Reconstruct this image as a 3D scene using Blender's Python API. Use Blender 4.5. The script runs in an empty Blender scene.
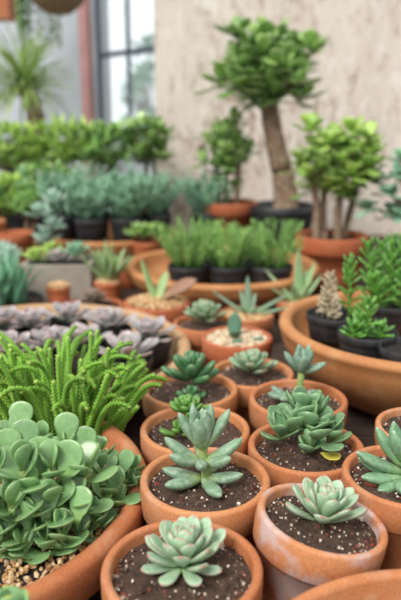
import bpy, math, random
from mathutils import Vector, Matrix, Euler
R = math.radians
C = bpy.context.scene.collection
PI = math.pi
F, PITCH, CAMZ = 650.0, R(15.5), 0.51
TZ = -0.02      # table top

def pt(px, py, z):
    a = (px-200.5)/F; b = -(py-300)/F
    d = Vector((a, math.cos(PITCH)+b*math.sin(PITCH), -math.sin(PITCH)+b*math.cos(PITCH)))
    t = (z-CAMZ)/d.z
    return Vector((d.x*t, d.y*t, z))

def S(r, g, b):   # srgb 0-255 to linear
    f = lambda c: ((c/255+.055)/1.055)**2.4 if c > 10 else c/255/12.92
    return (f(r), f(g), f(b), 1)

# ---------------------------------------------------------------- materials
class NT:
    def __init__(s, name):
        s.m = bpy.data.materials.new(name); s.m.use_nodes = True
        s.t = s.m.node_tree; s.n = s.t.nodes; s.l = s.t.links
        s.p = s.n['Principled BSDF']
        s.tc = s.n.new('ShaderNodeTexCoord')
    def link(s, a, b): s.l.new(a, b)
    def noise(s, scale, detail=4, rough=.55, vec=None, obj=True):
        n = s.n.new('ShaderNodeTexNoise'); n.inputs['Scale'].default_value = scale
        n.inputs['Detail'].default_value = detail; n.inputs['Roughness'].default_value = rough
        s.link(vec or s.tc.outputs['Object'], n.inputs['Vector']); return n.outputs['Fac']
    def voro(s, scale, feat='F1', out='Distance'):
        n = s.n.new('ShaderNodeTexVoronoi'); n.inputs['Scale'].default_value = scale; n.feature = feat
        s.link(s.tc.outputs['Object'], n.inputs['Vector']); return n.outputs[out]
    def ramp(s, fac, stops):
        r = s.n.new('ShaderNodeValToRGB'); e = r.color_ramp.elements
        while len(e) < len(stops): e.new(.5)
        for i, (p, c) in enumerate(stops): e[i].position = p; e[i].color = c if len(c) == 4 else (*c, 1)
        s.link(fac, r.inputs['Fac']); return r.outputs['Color']
    def mix(s, fac, a, b, mode='MIX'):
        m = s.n.new('ShaderNodeMix'); m.data_type = 'RGBA'; m.blend_type = mode
        for sock, v in ((m.inputs[0], fac), (m.inputs[6], a), (m.inputs[7], b)):
            if isinstance(v, (int, float)): sock.default_value = v
            elif isinstance(v, tuple): sock.default_value = v
            else: s.link(v, sock)
        return m.outputs[2]
    def math(s, op, a, b=0.0):
        m = s.n.new('ShaderNodeMath'); m.operation = op
        for i, v in enumerate((a, b)):
            if isinstance(v, (int, float)): m.inputs[i].default_value = v
            else: s.link(v, m.inputs[i])
        return m.outputs[0]
    def bump(s, h, strength=.3, dist=.002):
        b = s.n.new('ShaderNodeBump'); b.inputs['Strength'].default_value = strength
        b.inputs['Distance'].default_value = dist
        s.link(h, b.inputs['Height']); s.link(b.outputs[0], s.p.inputs['Normal'])
    def col(s, c):
        if isinstance(c, tuple): s.p.inputs['Base Color'].default_value = c
        else: s.link(c, s.p.inputs['Base Color'])
    def rough(s, v): s.p.inputs['Roughness'].default_value = v

W0 = (0, 0, 0, 1); W1 = (1, 1, 1, 1)
def terracotta(name, c1, c2, stain=0.0, pale=(205, 170, 150)):
    t = NT(name)
    base = t.mix(t.ramp(t.noise(9, 5), [(.3, W0), (.7, W1)]), S(*c1), S(*c2))
    fine = t.ramp(t.noise(420, 2), [(.35, (.82, .82, .82)), (.65, (1.06, 1.06, 1.06))])
    c = t.mix(1.0, base, fine, 'MULTIPLY')
    pl = t.ramp(t.noise(26, 6, .65), [(.5, W0), (.68, (.42, .42, .42, 1))])
    c = t.mix(pl, c, S(*pale))
    if stain:
        st = t.ramp(t.noise(21, 7, .62), [(.62-.12*stain, W0), (.68-.08*stain, (.75, .75, .75, 1))])
        c = t.mix(st, c, S(196, 178, 178))
    t.col(c); t.rough(.72)
    t.bump(t.noise(300, 3), .25, .0008)
    return t.m
TC = terracotta('terracotta', (206, 143, 96), (184, 114, 68))
TC2 = terracotta('terracotta_red', (196, 126, 82), (172, 100, 58), 0, (202, 158, 126))
TC3 = terracotta('terracotta_chalky', (206, 140, 94), (186, 112, 64), 1.2)
TC4 = terracotta('terracotta_deep', (188, 106, 66), (170, 90, 54), 0, (196, 134, 100))
TCB = terracotta('clay_bowl', (196, 138, 88), (178, 118, 70), 0, (206, 160, 114))
TCT = terracotta('clay_bowl_tan', (196, 160, 122), (180, 142, 102), 0, (206, 180, 150))

def plastic():
    t = NT('black_plastic'); t.col(t.mix(t.ramp(t.noise(40, 5), [(.45, W0), (.75, W1)]), S(38, 40, 44), S(66, 66, 68)))
    t.rough(.5); return t.m
BLK = plastic()
def soilm(name, dark, mid, speck=1):
    t = NT(name)
    c = t.mix(t.ramp(t.noise(120, 6, .7), [(.35, W0), (.65, W1)]), S(*dark), S(*mid))
    sp = t.ramp(t.voro(260), [(.0, W1), (.16, W1), (.22, W0)])
    msk = t.ramp(t.noise(150, 2), [(.55, W0), (.6, W1)])
    if speck: c = t.mix(t.math('MULTIPLY', sp, msk), c, S(190, 172, 156))
    t.col(c); t.rough(.95); t.bump(t.noise(180, 6, .7), .8, .004); return t.m
SOIL = soilm('potting_soil', (44, 32, 27), (92, 70, 58))
DSOIL = soilm('dark_soil', (24, 22, 24), (50, 46, 48), 0)

def attr(t, name):
    a = t.n.new('ShaderNodeAttribute'); a.attribute_name = name; return a
def gritm(name, stops):
    t = NT(name); a = attr(t, 'lf')
    s = t.n.new('ShaderNodeSeparateColor'); t.link(a.outputs['Color'], s.inputs[0])
    r = t.n.new('ShaderNodeValToRGB'); r.color_ramp.interpolation = 'CONSTANT'; e = r.color_ramp.elements
    while len(e) < len(stops): e.new(.5)
    for i, (p, c) in enumerate(stops): e[i].position = p; e[i].color = c
    t.link(s.outputs[2], r.inputs['Fac']); t.col(r.outputs['Color']); t.rough(.85); return t.m
GRIT = gritm('grit_mix', [(0, S(206, 190, 172)), (.2, S(134, 68, 48)), (.4, S(66, 48, 40)), (.7, S(140, 120, 102)), (.92, S(224, 214, 200))])
PEB = gritm('pale_gravel', [(0, S(214, 196, 168)), (.3, S(196, 170, 136)), (.5, S(226, 212, 190)), (.75, S(176, 148, 116)), (.9, S(236, 228, 212))])
PEBT = gritm('tan_gravel', [(0, S(206, 170, 122)), (.3, S(188, 146, 98)), (.5, S(218, 190, 150)), (.75, S(170, 128, 88)), (.9, S(228, 206, 172))])

def leafm(name, base, mid, tip=None, tip0=.85, edge=None, edge0=.9, rough=.45, coat=0, var=.16, dots=None, back=None, sss=.05, bloom=0):
    t = NT(name); a = attr(t, 'lf')
    s = t.n.new('ShaderNodeSeparateColor'); t.link(a.outputs['Color'], s.inputs[0])
    T, E, B = s.outputs
    c = t.mix(t.ramp(T, [(.0, W0), (.45, W1)]), S(*base), S(*mid))
    nz = t.noise(60, 4)
    c = t.mix(1.0, c, t.ramp(nz, [(.3, (1-var,)*3), (.7, (1+var,)*3)]), 'MULTIPLY')
    c = t.mix(1.0, c, t.ramp(B, [(0, (1-var, 1-var*.8, 1-var)), (1, (1+var*1.2, 1+var, 1+var*.4))]), 'MULTIPLY')
    if edge: c = t.mix(t.math('MULTIPLY', t.ramp(E, [(edge0, W0), (min(1, edge0+.1), W1)]), t.ramp(T, [(.25, W0), (.6, (.8, .8, .8, 1))])), c, S(*edge))
    if tip: c = t.mix(t.ramp(T, [(tip0, W0), (min(1, tip0+.1), (.9, .9, .9, 1))]), c, S(*tip))
    if dots: c = t.mix(t.ramp(t.voro(dots[1]), [(dots[2], W1), (dots[2]+.05, W0)]), c, S(*dots[0]))
    if bloom: c = t.mix(t.math('MULTIPLY', t.ramp(t.noise(130, 5, .7), [(.42, W0), (.66, W1)]), bloom), c, S(206, 220, 208))
    t.col(c); t.rough(rough)
    t.bump(t.noise(240, 3), .12, .001)
    t.p.inputs['Coat Weight'].default_value = coat
    t.p.inputs['Subsurface Weight'].default_value = sss
    t.p.inputs['Subsurface Radius'].default_value = (.004, .008, .003)
    t.p.inputs['Subsurface Scale'].default_value = 1.0
    return t.m
def barkm(name, c1, c2):
    t = NT(name); t.col(t.mix(t.ramp(t.noise(45, 6), [(.35, W0), (.65, W1)]), S(*c1), S(*c2))); t.rough(.85)
    t.bump(t.noise(60, 5), .5, .003); return t.m
BARK = barkm('bark', (120, 96, 76), (160, 138, 116))
STEM = barkm('green_stem', (128, 150, 86), (160, 170, 110))

# ---------------------------------------------------------------- mesh builder
class MB:
    def __init__(s): s.v = []; s.f = []; s.a = []
    def add(s, vs, fs, at=None):
        o = len(s.v); s.v += [tuple(v) for v in vs]; s.f += [tuple(i+o for i in f) for f in fs]
        s.a += at if at else [(0, 0, .5)]*len(vs)
    def build(s, name, mat, parent=None, loc=None, smooth=True):
        me = bpy.data.meshes.new(name); me.from_pydata(s.v, [], s.f); me.update()
        if smooth: me.polygons.foreach_set('use_smooth', [True]*len(me.polygons))
        ca = me.attributes.new('lf', 'FLOAT_COLOR', 'POINT')
        ca.data.foreach_set('color', [x for a in s.a for x in (a[0], a[1], a[2], 1.0)])
        me.materials.append(mat)
        o = bpy.data.objects.new(name, me); C.objects.link(o)
        if parent: o.parent = parent
        if loc is not None: o.location = loc
        return o
    def lathe(s, prof, seg=56, wob=0, c=(0, 0, 0)):
        vs = []; fs = []; n = len(prof)
        for j in range(seg):
            a = 2*PI*j/seg; w = 1+wob*math.sin(3*a+1)+wob*.6*math.sin(2*a)
            for r, z in prof: vs.append((c[0]+r*w*math.cos(a), c[1]+r*w*math.sin(a), c[2]+z))
        for j in range(seg):
            k = (j+1) % seg
            for i in range(n-1): fs.append((j*n+i, k*n+i, k*n+i+1, j*n+i+1))
        s.add(vs, fs)
    def tube(s, pts, rads, ring=8, rnd=.5):
        vs = []; fs = []; at = []; n = len(pts); up = Vector((0.3, .1, 1)).normalized()
        for i, p in enumerate(pts):
            d = (Vector(pts[min(i+1, n-1)])-Vector(pts[max(i-1, 0)])).normalized()
            x = d.cross(up)
            if x.length < 1e-3: x = d.cross(Vector((1, 0, 0)))
            x.normalize(); y = d.cross(x)
            for k in range(ring):
                a = 2*PI*k/ring; vs.append(Vector(p)+(x*math.cos(a)+y*math.sin(a))*rads[i]); at.append((i/(n-1), 0, rnd))
        for i in range(n-1):
            for k in range(ring):
                q = (k+1) % ring; fs.append((i*ring+k, i*ring+q, (i+1)*ring+q, (i+1)*ring+k))
        fs.append(tuple(range(ring))[::-1]); fs.append(tuple((n-1)*ring+k for k in range(ring)))
        s.add(vs, fs, at)
    def box(s, x0, x1, y0, y1, z0, z1):
        vs = [(x, y, z) for x in (x0, x1) for y in (y0, y1) for z in (z0, z1)]
        s.add(vs, [(0, 1, 3, 2), (4, 6, 7, 5), (0, 4, 5, 1), (2, 3, 7, 6), (0, 2, 6, 4), (1, 5, 7, 3)])
    def stone(s, p, r, rnd, rg):
        q = Euler((rg.random()*6, rg.random()*6, rg.random()*6)).to_matrix()
        vs = []
        for x, y, z in ((1,0,0),(-1,0,0),(0,1,0),(0,-1,0),(0,0,1),(0,0,-1),(.6,.6,.6),(-.6,.6,-.6),(.6,-.6,-.6),(-.6,-.6,.6)):
            pass
        base = [(sx*.62, sy*.62, sz*.62) for sx in (-1, 1) for sy in (-1, 1) for sz in (-1, 1)]
        for b in base:
            v = Vector(b)*r*(.8+.4*rg.random()); v.z *= .8; vs.append(Vector(p)+q@v)
        s.add(vs, [(0, 1, 3, 2), (4, 6, 7, 5), (0, 4, 5, 1), (2, 3, 7, 6), (0, 2, 6, 4), (1, 5, 7, 3)], [(0, 0, rnd)]*8)

def interp(tab, t):
    for (a, x), (b, y) in zip(tab, tab[1:]):
        if t <= b:
            u = (t-a)/(b-a); u = u*u*(3-2*u) if abs(y-x) > .35 else u
            return x+(y-x)*u
    return tab[-1][1]
POINTY = [(0, .35), (.25, .62), (.55, .95), (.7, 1), (.85, .78), (.94, .42), (1, .06)]
SPAT = [(0, .3), (.2, .42), (.45, .72), (.68, 1), (.84, .95), (.93, .66), (.97, .36), (1, .05)]
ECH = [(0, .5), (.2, .6), (.5, .88), (.72, 1), (.85, .85), (.93, .5), (.975, .2), (1, .03)]
OBOV = [(0, .25), (.15, .36), (.4, .76), (.65, 1), (.82, .93), (.93, .66), (.98, .36), (1, .12)]
BOAT = [(0, .5), (.15, .66), (.4, .95), (.6, 1), (.78, .82), (.9, .48), (.96, .26), (1, .04)]
CLUB = [(0, .4), (.3, .7), (.6, .98), (.75, 1), (.9, .78), (.97, .48), (1, .15)]
LINEAR = [(0, .8), (.2, 1), (.5, .9), (.8, .55), (1, .05)]
def leaf(mb, base, az, el, L, W, T, prof=SPAT, bend=0.0, cup=.12, seg=9, ring=8, rnd=None, rg=random, twist=0, keel=0):
    rad = Vector((math.cos(az), math.sin(az), 0)); up = Vector((0, 0, 1)); side0 = Vector((-math.sin(az), math.cos(az), 0))
    p = Vector(base); vs = []; at = []; fs = []
    if rnd is None: rnd = rg.random()
    for i in range(seg+1):
        t = i/seg
        tt = 1-(1-t)**1.35
        e = el+bend*tt
        d = rad*math.cos(e)+up*math.sin(e); n = -rad*math.sin(e)+up*math.cos(e)
        side = side0*math.cos(twist*tt)+n*math.sin(twist*tt); nn = d.cross(side)
        if i: p = p+d*L*(tt-pt_)
        pt_ = tt
        w = W*interp(prof, tt)/2; th = T*(interp(prof, tt)**.7)*(1-.25*tt)/2
        for k in range(ring):
            a = 2*PI*k/ring
            x = math.cos(a); y = math.sin(a)
            off = y*th*(1.0 if y > 0 else 1.25)
            off += cup*w*2*(x*x-.35)
            if keel and y < 0: off -= keel*th*(1-abs(x))
            vs.append(p+side*(x*w)-nn*0+n*off if not twist else p+side*(x*w)+nn*off)
            at.append((tt, abs(x), rnd))
    for i in range(seg):
        for k in range(ring):
            q = (k+1) % ring; fs.append((i*ring+k, (i+1)*ring+k, (i+1)*ring+q, i*ring+q))
    fs.append(tuple(range(ring))); fs.append(tuple(seg*ring+k for k in range(ring))[::-1])
    mb.add(vs, fs, at)

GA = 2.39996
def rosette(mb, c, n, L0, L1, W, T, el0, el1, prof=SPAT, bend=.25, cup=.15, h=.02, r0=.008, rg=random, az0=0, jit=.12, **k):
    for i in range(n):
        u = i/(n-1); a = az0+i*GA
        L = (L0+(L1-L0)*u)*(1+jit*(rg.random()-.5)); e = el0+(el1-el0)*u+jit*(rg.random()-.5)
        rr = r0*(1-u)
        leaf(mb, (c[0]+math.cos(a)*rr, c[1]+math.sin(a)*rr, c[2]+h*u), a, e, L, W*(L/L0)**.6, T*(L/L0)**.5, prof, bend, cup, rg=rg, **k)

# ---------------------------------------------------------------- thing helpers
def tag(o, label, cat, group=None, kind=None):
    if label: o['label'] = label
    if cat: o['category'] = cat
    if group: o['group'] = group
    if kind: o['kind'] = kind
    return o
def thing(name, label, cat, loc, group=None, rot=(0, 0, 0)):
    o = bpy.data.objects.new(name, None); C.objects.link(o); o.empty_display_size = .03
    o.location = loc; o.rotation_euler = rot
    return tag(o, label, cat, group)

def pot_profile(Rr, H, rimh=.25, wall=.055, taper=.72, step=.05):
    D = 2*Rr; w = wall*D*1.15; rh = rimh*D; q = w/2
    rb = Rr*taper; ro = Rr-step*Rr          # outer radius right under the band
    p = [(0.001, 0), (rb-.003, 0), (rb, .003), (ro*.5+rb*.5, (H-rh)*.5), (ro-.001, H-rh-.001), (Rr-.003, H-rh), (Rr-.001, H-rh+.003), (Rr, H-rh*.5), (Rr, H-q*.8)]
    for i in range(1, 6):
        a = PI/2*i/5*2; p.append((Rr-q+q*math.cos(a), H-q*.8+q*.8*math.sin(a)))
    p += [(Rr-w-.002, H-rh*.8), (rb-w*.6, .012), (0.001, .012)]
    return p
def bowl_profile(Rr, H, foot=.5, wall=.02, lip=.012, bulge=.6):
    p = [(0.001, 0), (Rr*foot-.004, 0), (Rr*foot, .004)]
    n = 9
    for i in range(1, n+1):
        a = PI/2*i/n
        p.append((Rr*foot+(Rr-.003-Rr*foot)*math.sin(a)**.9, .004+(H-lip*1.6)*(1-math.cos(a))**bulge))
    p.append((Rr, H-lip))
    for i in range(1, 7):
        a = PI*i/6; p.append((Rr-wall/2+wall/2*math.cos(a), H-lip+lip*math.sin(a)))
    for i in range(1, 8):
        a = PI/2*(1-i/7)
        p.append((max(.001, (Rr-wall)*(.35+.65*math.sin(a)) if i < 7 else .001), .014+(H-lip*2-.014)*(1-math.cos(a))**bulge))
    return p
def nursery_profile(Rr, H):
    return [(.001, 0), (Rr*.76, 0), (Rr*.92, H*.82), (Rr*.97, H*.82), (Rr, H*.84), (Rr, H-.001), (Rr*.985, H), (Rr*.955, H-.001), (Rr*.94, H*.8), (Rr*.74, .004), (.001, .004)]

def disc(mb, r, z, amp, rg, rings=14, seg=40, dome=0):
    ph = [rg.random()*9 for _ in range(6)]
    vs = [(0, 0, z+dome)]; fs = []
    for i in range(1, rings+1):
        rr = r*i/rings
        for j in range(seg):
            a = 2*PI*j/seg; x = rr*math.cos(a); y = rr*math.sin(a)
            h = math.sin(x*90+ph[0])*math.cos(y*80+ph[1])+.6*math.sin(x*200+y*170+ph[2])+.5*rg.uniform(-1, 1)
            vs.append((x, y, z+amp*h+dome*(1-(i/rings)**2)))
    for j in range(seg): fs.append((0, 1+j, 1+(j+1) % seg))
    for i in range(rings-1):
        for j in range(seg):
            k = (j+1) % seg; fs.append((1+i*seg+j, 1+(i+1)*seg+j, 1+(i+1)*seg+k, 1+i*seg+k))
    mb.add(vs, fs)
def soil_part(par, r, z, rg, n=150, mat=None, grit=True, amp=.0014, dome=.003, size=(.0006, .0019)):
    m = MB(); disc(m, r, z, amp, rg, dome=dome); so_ = m.build('soil', mat or SOIL, par)
    if grit:
        g = MB()
        for _ in range(n):
            a = rg.random()*2*PI; q = r*.97*math.sqrt(rg.random())
            if rg.random() < .45: q = r*(.82+.16*rg.random())
            g.stone((q*math.cos(a), q*math.sin(a), z+.001+dome*(1-(q/r)**2)), rg.uniform(*size)*(2.0 if rg.random() < .06 else 1), rg.random(), rg)
        tag(g.build('grit', GRIT, so_, smooth=False), None, None, None, 'stuff')
def gravel_part(par, r, z, rg, n, mat, size=(.003, .0055), name='gravel', dome=.004):
    m = MB(); disc(m, r, z-.002, .0005, rg, dome=dome); m.build('soil', SOIL, par)
    g = MB()
    for i in range(n):
        a = i*GA+rg.random()*.3; q = r*.98*math.sqrt((i+.5)/n)
        g.stone((q*math.cos(a), q*math.sin(a), z+dome*(1-(q/r)**2)+rg.uniform(-.0006, .0012)), rg.uniform(*size), rg.random(), rg)
    tag(g.build(name, mat, par, smooth=False), None, None, None, 'stuff')

GROUP = None
def potted(px, py, z, D, label, seed, mat=TC, H=None, soil='soil', group='small terracotta pots of succulents', name='potted_succulent', rot=(0, 0, 0), xy=None, rimh=.24, n=150, taper=.74, cat='potted plant', depth=.09, step=.05):
    """terracotta pot whose rim centre is at height z; returns (thing, soil height, rng)"""
    rg = random.Random(seed)
    P = pt(px, py, z) if xy is None else Vector((*xy, z))
    H = z-TZ
    t = thing(name, label, cat, (P.x, P.y, TZ), group, rot)
    m = MB(); m.lathe(pot_profile(D/2, H, rimh, taper=taper, step=step), 64, .002); m.build('pot', mat, t)
    sz = H-D*depth; ri = D/2*.875
    if soil == 'soil': soil_part(t, ri, sz, rg, n)
    elif soil == 'gravel': gravel_part(t, ri, sz, rg, 420, PEB)
    elif soil == 'tan': gravel_part(t, ri, sz+.004, rg, 420, PEBT, dome=.008)
    elif soil == 'plain': soil_part(t, ri, sz, rg, 0, DSOIL, False)
    return t, sz, rg

# ================================================================ SETTING
cam = bpy.data.cameras.new('camera'); co = bpy.data.objects.new('camera', cam); C.objects.link(co)
co.location = (0, 0, CAMZ); co.rotation_euler = (PI/2-PITCH, 0, 0)
cam.sensor_fit = 'VERTICAL'; cam.sensor_height = 36; cam.lens = F/600*36
cam.dof.use_dof = True; cam.dof.focus_distance = .74; cam.dof.aperture_fstop = 3.7
cam.clip_start = .02
bpy.context.scene.camera = co
vs_ = bpy.context.scene.view_settings
vs_.view_transform = 'Standard'; vs_.look = 'None'; vs_.exposure = 0.12; vs_.gamma = 1; vs_.use_curve_mapping = False

w = bpy.data.worlds.new('overcast'); bpy.context.scene.world = w; w.use_nodes = True
wn = w.node_tree.nodes; wl = w.node_tree.links; bg = wn['Background']
tc = wn.new('ShaderNodeTexCoord'); sx = wn.new('ShaderNodeSeparateXYZ'); rp = wn.new('ShaderNodeValToRGB')
wl.new(tc.outputs['Generated'], sx.inputs[0]); wl.new(sx.outputs[2], rp.inputs[0]); wl.new(rp.outputs[0], bg.inputs[0])
rp.color_ramp.elements[0].position = 0.0; rp.color_ramp.elements[0].color = (.90, .95, .97, 1)
rp.color_ramp.elements[1].position = .8; rp.color_ramp.elements[1].color = (1.0, .99, .97, 1)
rp.color_ramp.elements[0].color = (.56, .60, .63, 1); rp.color_ramp.elements[1].color = (1.25, 1.22, 1.16, 1)
dp = wn.new('ShaderNodeVectorMath'); dp.operation = 'DOT_PRODUCT'; wl.new(tc.outputs['Generated'], dp.inputs[0]); dp.inputs[1].default_value = (-.30, .95, .05)
mr = wn.new('ShaderNodeMapRange'); wl.new(dp.outputs['Value'], mr.inputs[0]); mr.inputs[1].default_value = .72; mr.inputs[2].default_value = .97; mr.inputs[3].default_value = 0; mr.inputs[4].default_value = 1
ad = wn.new('ShaderNodeMix'); ad.data_type = 'RGBA'; wl.new(mr.outputs[0], ad.inputs[0]); wl.new(rp.outputs[0], ad.inputs[6]); ad.inputs[7].default_value = (1.75, 1.85, 1.9, 1)
wl.new(ad.outputs[2], bg.inputs[0])
bg.inputs[1].default_value = .80
sun = bpy.data.lights.new('sun', 'SUN'); sun.energy = 2.9; sun.angle = R(24); sun.color = (1, .96, .9)
so = bpy.data.objects.new('sun', sun); C.objects.link(so); so.rotation_euler = Euler((R(32), R(-28), 0))

def struct(o): o['kind'] = 'structure'; return o
# floor
t = NT('concrete'); t.col(t.mix(t.ramp(t.noise(3, 6), [(.3, W0), (.7, W1)]), S(120, 112, 104), S(150, 142, 132))); t.rough(.9)
m = MB(); m.box(-4, 4, -1.5, 7, -.85, -.8); struct(m.build('floor', t.m, smooth=False))
# table, wood coloured dark to stand in for shadow between the pots
tb = thing('display_table', 'long wooden table under all the pots, coloured dark for the shade between them', 'table', (0, 1.6, -.8))
t = NT('shade_dark_wood')
mp = t.n.new('ShaderNodeMapping'); mp.inputs['Scale'].default_value = (1, 12, 1); t.link(t.tc.outputs['Object'], mp.inputs[0])
t.col(t.mix(t.ramp(t.noise(6, 6, .6, mp.outputs[0]), [(.3, W0), (.7, W1)]), S(44, 34, 29), S(72, 56, 46))); t.rough(.8)
m = MB()
for i in range(17):
    y0 = -1.42+i*.17; m.box(-1.6, 1.6, y0, y0+.166, .745, .78)
m.build('tabletop', t.m, tb, smooth=False)
for sx_ in (-1.5, 1.5):
    for sy_ in (-1.3, 1.3):
        m = MB(); m.box(sx_-.04, sx_+.04, sy_-.04, sy_+.04, 0, .745); m.build('leg', t.m, tb, smooth=False)
# plaster wall right
t = NT('peeling_plaster')
mp = t.n.new('ShaderNodeMapping'); mp.inputs['Scale'].default_value = (1.6, 1, .7); t.link(t.tc.outputs['Object'], mp.inputs[0])
c = t.mix(t.ramp(t.noise(2.2, 5, .6, mp.outputs[0]), [(.35, W0), (.65, W1)]), S(230, 219, 208), S(215, 203, 191))
patch = t.ramp(t.noise(1.6, 4, .6), [(.34, (.3, .3, .3, 1)), (.58, W1)])
blot = t.math('MULTIPLY', t.ramp(t.noise(15, 10, .78, mp.outputs[0]), [(.53, W0), (.60, W1)]), patch)
c = t.mix(t.math('MULTIPLY', blot, .8), c, S(148, 122, 102))
wh = t.ramp(t.noise(9, 10, .76, mp.outputs[0]), [(.40, W1), (.48, W0)])
c = t.mix(t.math('MULTIPLY', wh, .8), c, S(238, 232, 224))
mp2 = t.n.new('ShaderNodeMapping'); mp2.inputs['Scale'].default_value = (7, 1, 1.6); mp2.inputs['Rotation'].default_value = (0, .18, 0); t.link(t.tc.outputs['Object'], mp2.inputs[0])
sc = t.math('MULTIPLY', t.ramp(t.noise(4.5, 10, .75, mp2.outputs[0]), [(.57, W0), (.62, W1)]), patch)
c = t.mix(t.math('MULTIPLY', sc, .7), c, S(144, 114, 92))
t.col(c); t.rough(.9); t.bump(t.noise(12, 8, .7, mp.outputs[0]), .5, .01)
m = MB(); m.box(-.205, 3.2, 3.1, 3.25, -.8, 2.2); struct(m.build('wall_back', t.m, smooth=False))
# angled grey wall with the window: local x along the wall
ang = math.atan2(-.45, .39); org = Vector((-.66, 4.4, 0))
def wallpiece(name, mat, x0, x1, y0, y1, z0, z1):
    m = MB(); m.box(x0, x1, y0, y1, z0, z1); o = m.build(name, mat, smooth=False); o.location = org; o.rotation_euler = (0, 0, ang); return o
t = NT('grey_paint'); t.col(t.mix(t.ramp(t.noise(4, 5), [(.3, W0), (.7, W1)]), S(176, 186, 194), S(190, 198, 204))); t.rough(.85); GREY = t.m
m = MB(); m.box(-2.6, 0, 0, .1, -.8, 2.3); m.box(0, 1.46, 0, .1, -.8, .42); m.box(0, 1.46, 0, .1, 1.95, 2.3); m.box(1.25, 1.46, 0, .1, .42, 1.95)
o = m.build('wall_left', GREY, smooth=False); o.location = org; o.rotation_euler = (0, 0, ang); struct(o)
t = NT('window_metal'); t.col(S(72, 84, 100)); t.rough(.5); WM = t.m
m = MB()
m.box(0, .035, -.004, .018, .42, 1.95); m.box(1.215, 1.25, -.004, .018, .42, 1.95); m.box(.035, 1.215, -.004, .018, .42, .46); m.box(.035, 1.215, -.004, .018, 1.91, 1.95)
o = m.build('window_1', WM, smooth=False); o.location = org; o.rotation_euler = (0, 0, ang); struct(o)
win = o
m = MB(); m.box(.33, .352, -.002, .016, .46, 1.91); m.box(.76, .782, -.002, .016, .46, 1.91); m.box(.035, 1.215, -.002, .016, .885, .915); m.box(.035, 1.215, -.002, .016, 1.40, 1.43)
m.build('glazing_bars', WM, win, smooth=False)
gm = bpy.data.materials.new('hazy_glass'); gm.use_nodes = True; n_ = gm.node_tree.nodes; l_ = gm.node_tree.links
n_.remove(n_['Principled BSDF']); out = n_['Material Output']
tr = n_.new('ShaderNodeBsdfTransparent'); tl = n_.new('ShaderNodeBsdfTranslucent'); tl.inputs[0].default_value = (.93, .97, 1, 1); tr.inputs[0].default_value = (.98, 1, 1, 1)
mx = n_.new('ShaderNodeMixShader'); mx.inputs[0].default_value = .2; gl = n_.new('ShaderNodeBsdfGlossy'); gl.inputs['Roughness'].default_value = .05
mx2 = n_.new('ShaderNodeMixShader'); mx2.inputs[0].default_value = .05
l_.new(tr.outputs[0], mx.inputs[1]); l_.new(tl.outputs[0], mx.inputs[2]); l_.new(mx.outputs[0], mx2.inputs[1]); l_.new(gl.outputs[0], mx2.inputs[2]); l_.new(mx2.outputs[0], out.inputs[0])
m = MB(); m.box(.03, 1.22, .005, .010, .45, 1.92); m.build('pane', gm, win, smooth=False)
t = NT('pink_paint'); t.col(t.mix(t.ramp(t.noise(8, 4), [(.3, W0), (.7, W1)]), S(214, 164, 160), S(200, 150, 148))); t.rough(.7)
o = wallpiece('trim_1', t.m, -.16, -.055, -.03, -.002, -.8, 2.3); struct(o)

# ================================================================ LEAF MATERIALS
PINK = leafm('pink_edged_leaf', (140, 174, 124), (154, 186, 156), (186, 92, 98), .92, (206, 132, 126), .9, .45, var=.12, bloom=.4)
GHOST = leafm('ghost_leaf', (138, 162, 96), (116, 150, 122), (150, 160, 134), .96, None, rough=.5, var=.16, bloom=.38)
GREEN = leafm('plain_green_leaf', (112, 152, 70), (98, 146, 72), (160, 170, 110), .96, (150, 184, 110), .95, .38, var=.16)
DARKG = leafm('dark_fat_leaf', (90, 132, 74), (66, 116, 74), (110, 130, 90), .96, None, rough=.36, var=.18, bloom=.12)
FUZZ = leafm('felted_grey_leaf', (110, 142, 100), (108, 142, 122), (150, 150, 130), .96, None, rough=.8, var=.14, bloom=.35)
SAGE = leafm('sage_round_leaf', (124, 158, 84), (104, 146, 104), (130, 170, 110), .97, (160, 186, 112), .95, .42, var=.18, bloom=.2)
YEL = leafm('yellow_leaf', (196, 196, 88), (214, 200, 90), rough=.5, var=.1)
PALE = leafm('pale_rosette_leaf', (126, 160, 106), (130, 164, 132), (190, 130, 112), .94, (176, 164, 136), .94, .55, var=.16, bloom=.3)
JADE = leafm('jade_leaf', (122, 160, 84), (116, 158, 104), (140, 150, 90), .975, (164, 190, 112), .965, .34, coat=.15, var=.2, dots=((150, 184, 138), 700, .14), bloom=.12)
JADEG = leafm('green_leaf_yellow_edge', (120, 164, 90), (122, 168, 116), (180, 190, 90), .95, (176, 196, 90), .9, .4, var=.12)
CURVE = leafm('curved_leaf', (120, 156, 96), (104, 146, 112), (170, 200, 176), .95, None, rough=.42, var=.16, bloom=.25)
MUSC = leafm('watch_chain_leaf', (92, 146, 40), (106, 164, 48), (196, 218, 112), .93, (170, 210, 96), .5, .42, var=.2, sss=.08)
PURP = leafm('purple_leaf', (124, 146, 128), (158, 152, 162), (206, 160, 172), .88, (216, 184, 194), .88, .35, coat=.2, var=.26, bloom=.35)
GAST = leafm('gasteria_leaf', (92, 134, 104), (84, 126, 104), None, rough=.5, var=.1, dots=((150, 180, 150), 420, .14))
BROWNL = leafm('bronze_leaf', (160, 148, 100), (150, 112, 92), (130, 90, 80), .9, (120, 96, 84), .9, .5, var=.12)
PALG = leafm('pale_green_blade', (170, 190, 140), (134, 166, 112), (170, 150, 120), .9, (196, 206, 170), .85, .5, var=.12)
AGAV = leafm('grey_green_blade', (122, 158, 116), (126, 156, 132), (160, 150, 140), .95, (160, 180, 164), .9, .5, var=.12)
ALOE = leafm('variegated_blade', (160, 186, 132), (142, 176, 128), (150, 170, 120), .95, (206, 214, 180), .82, .5, var=.1)
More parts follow.
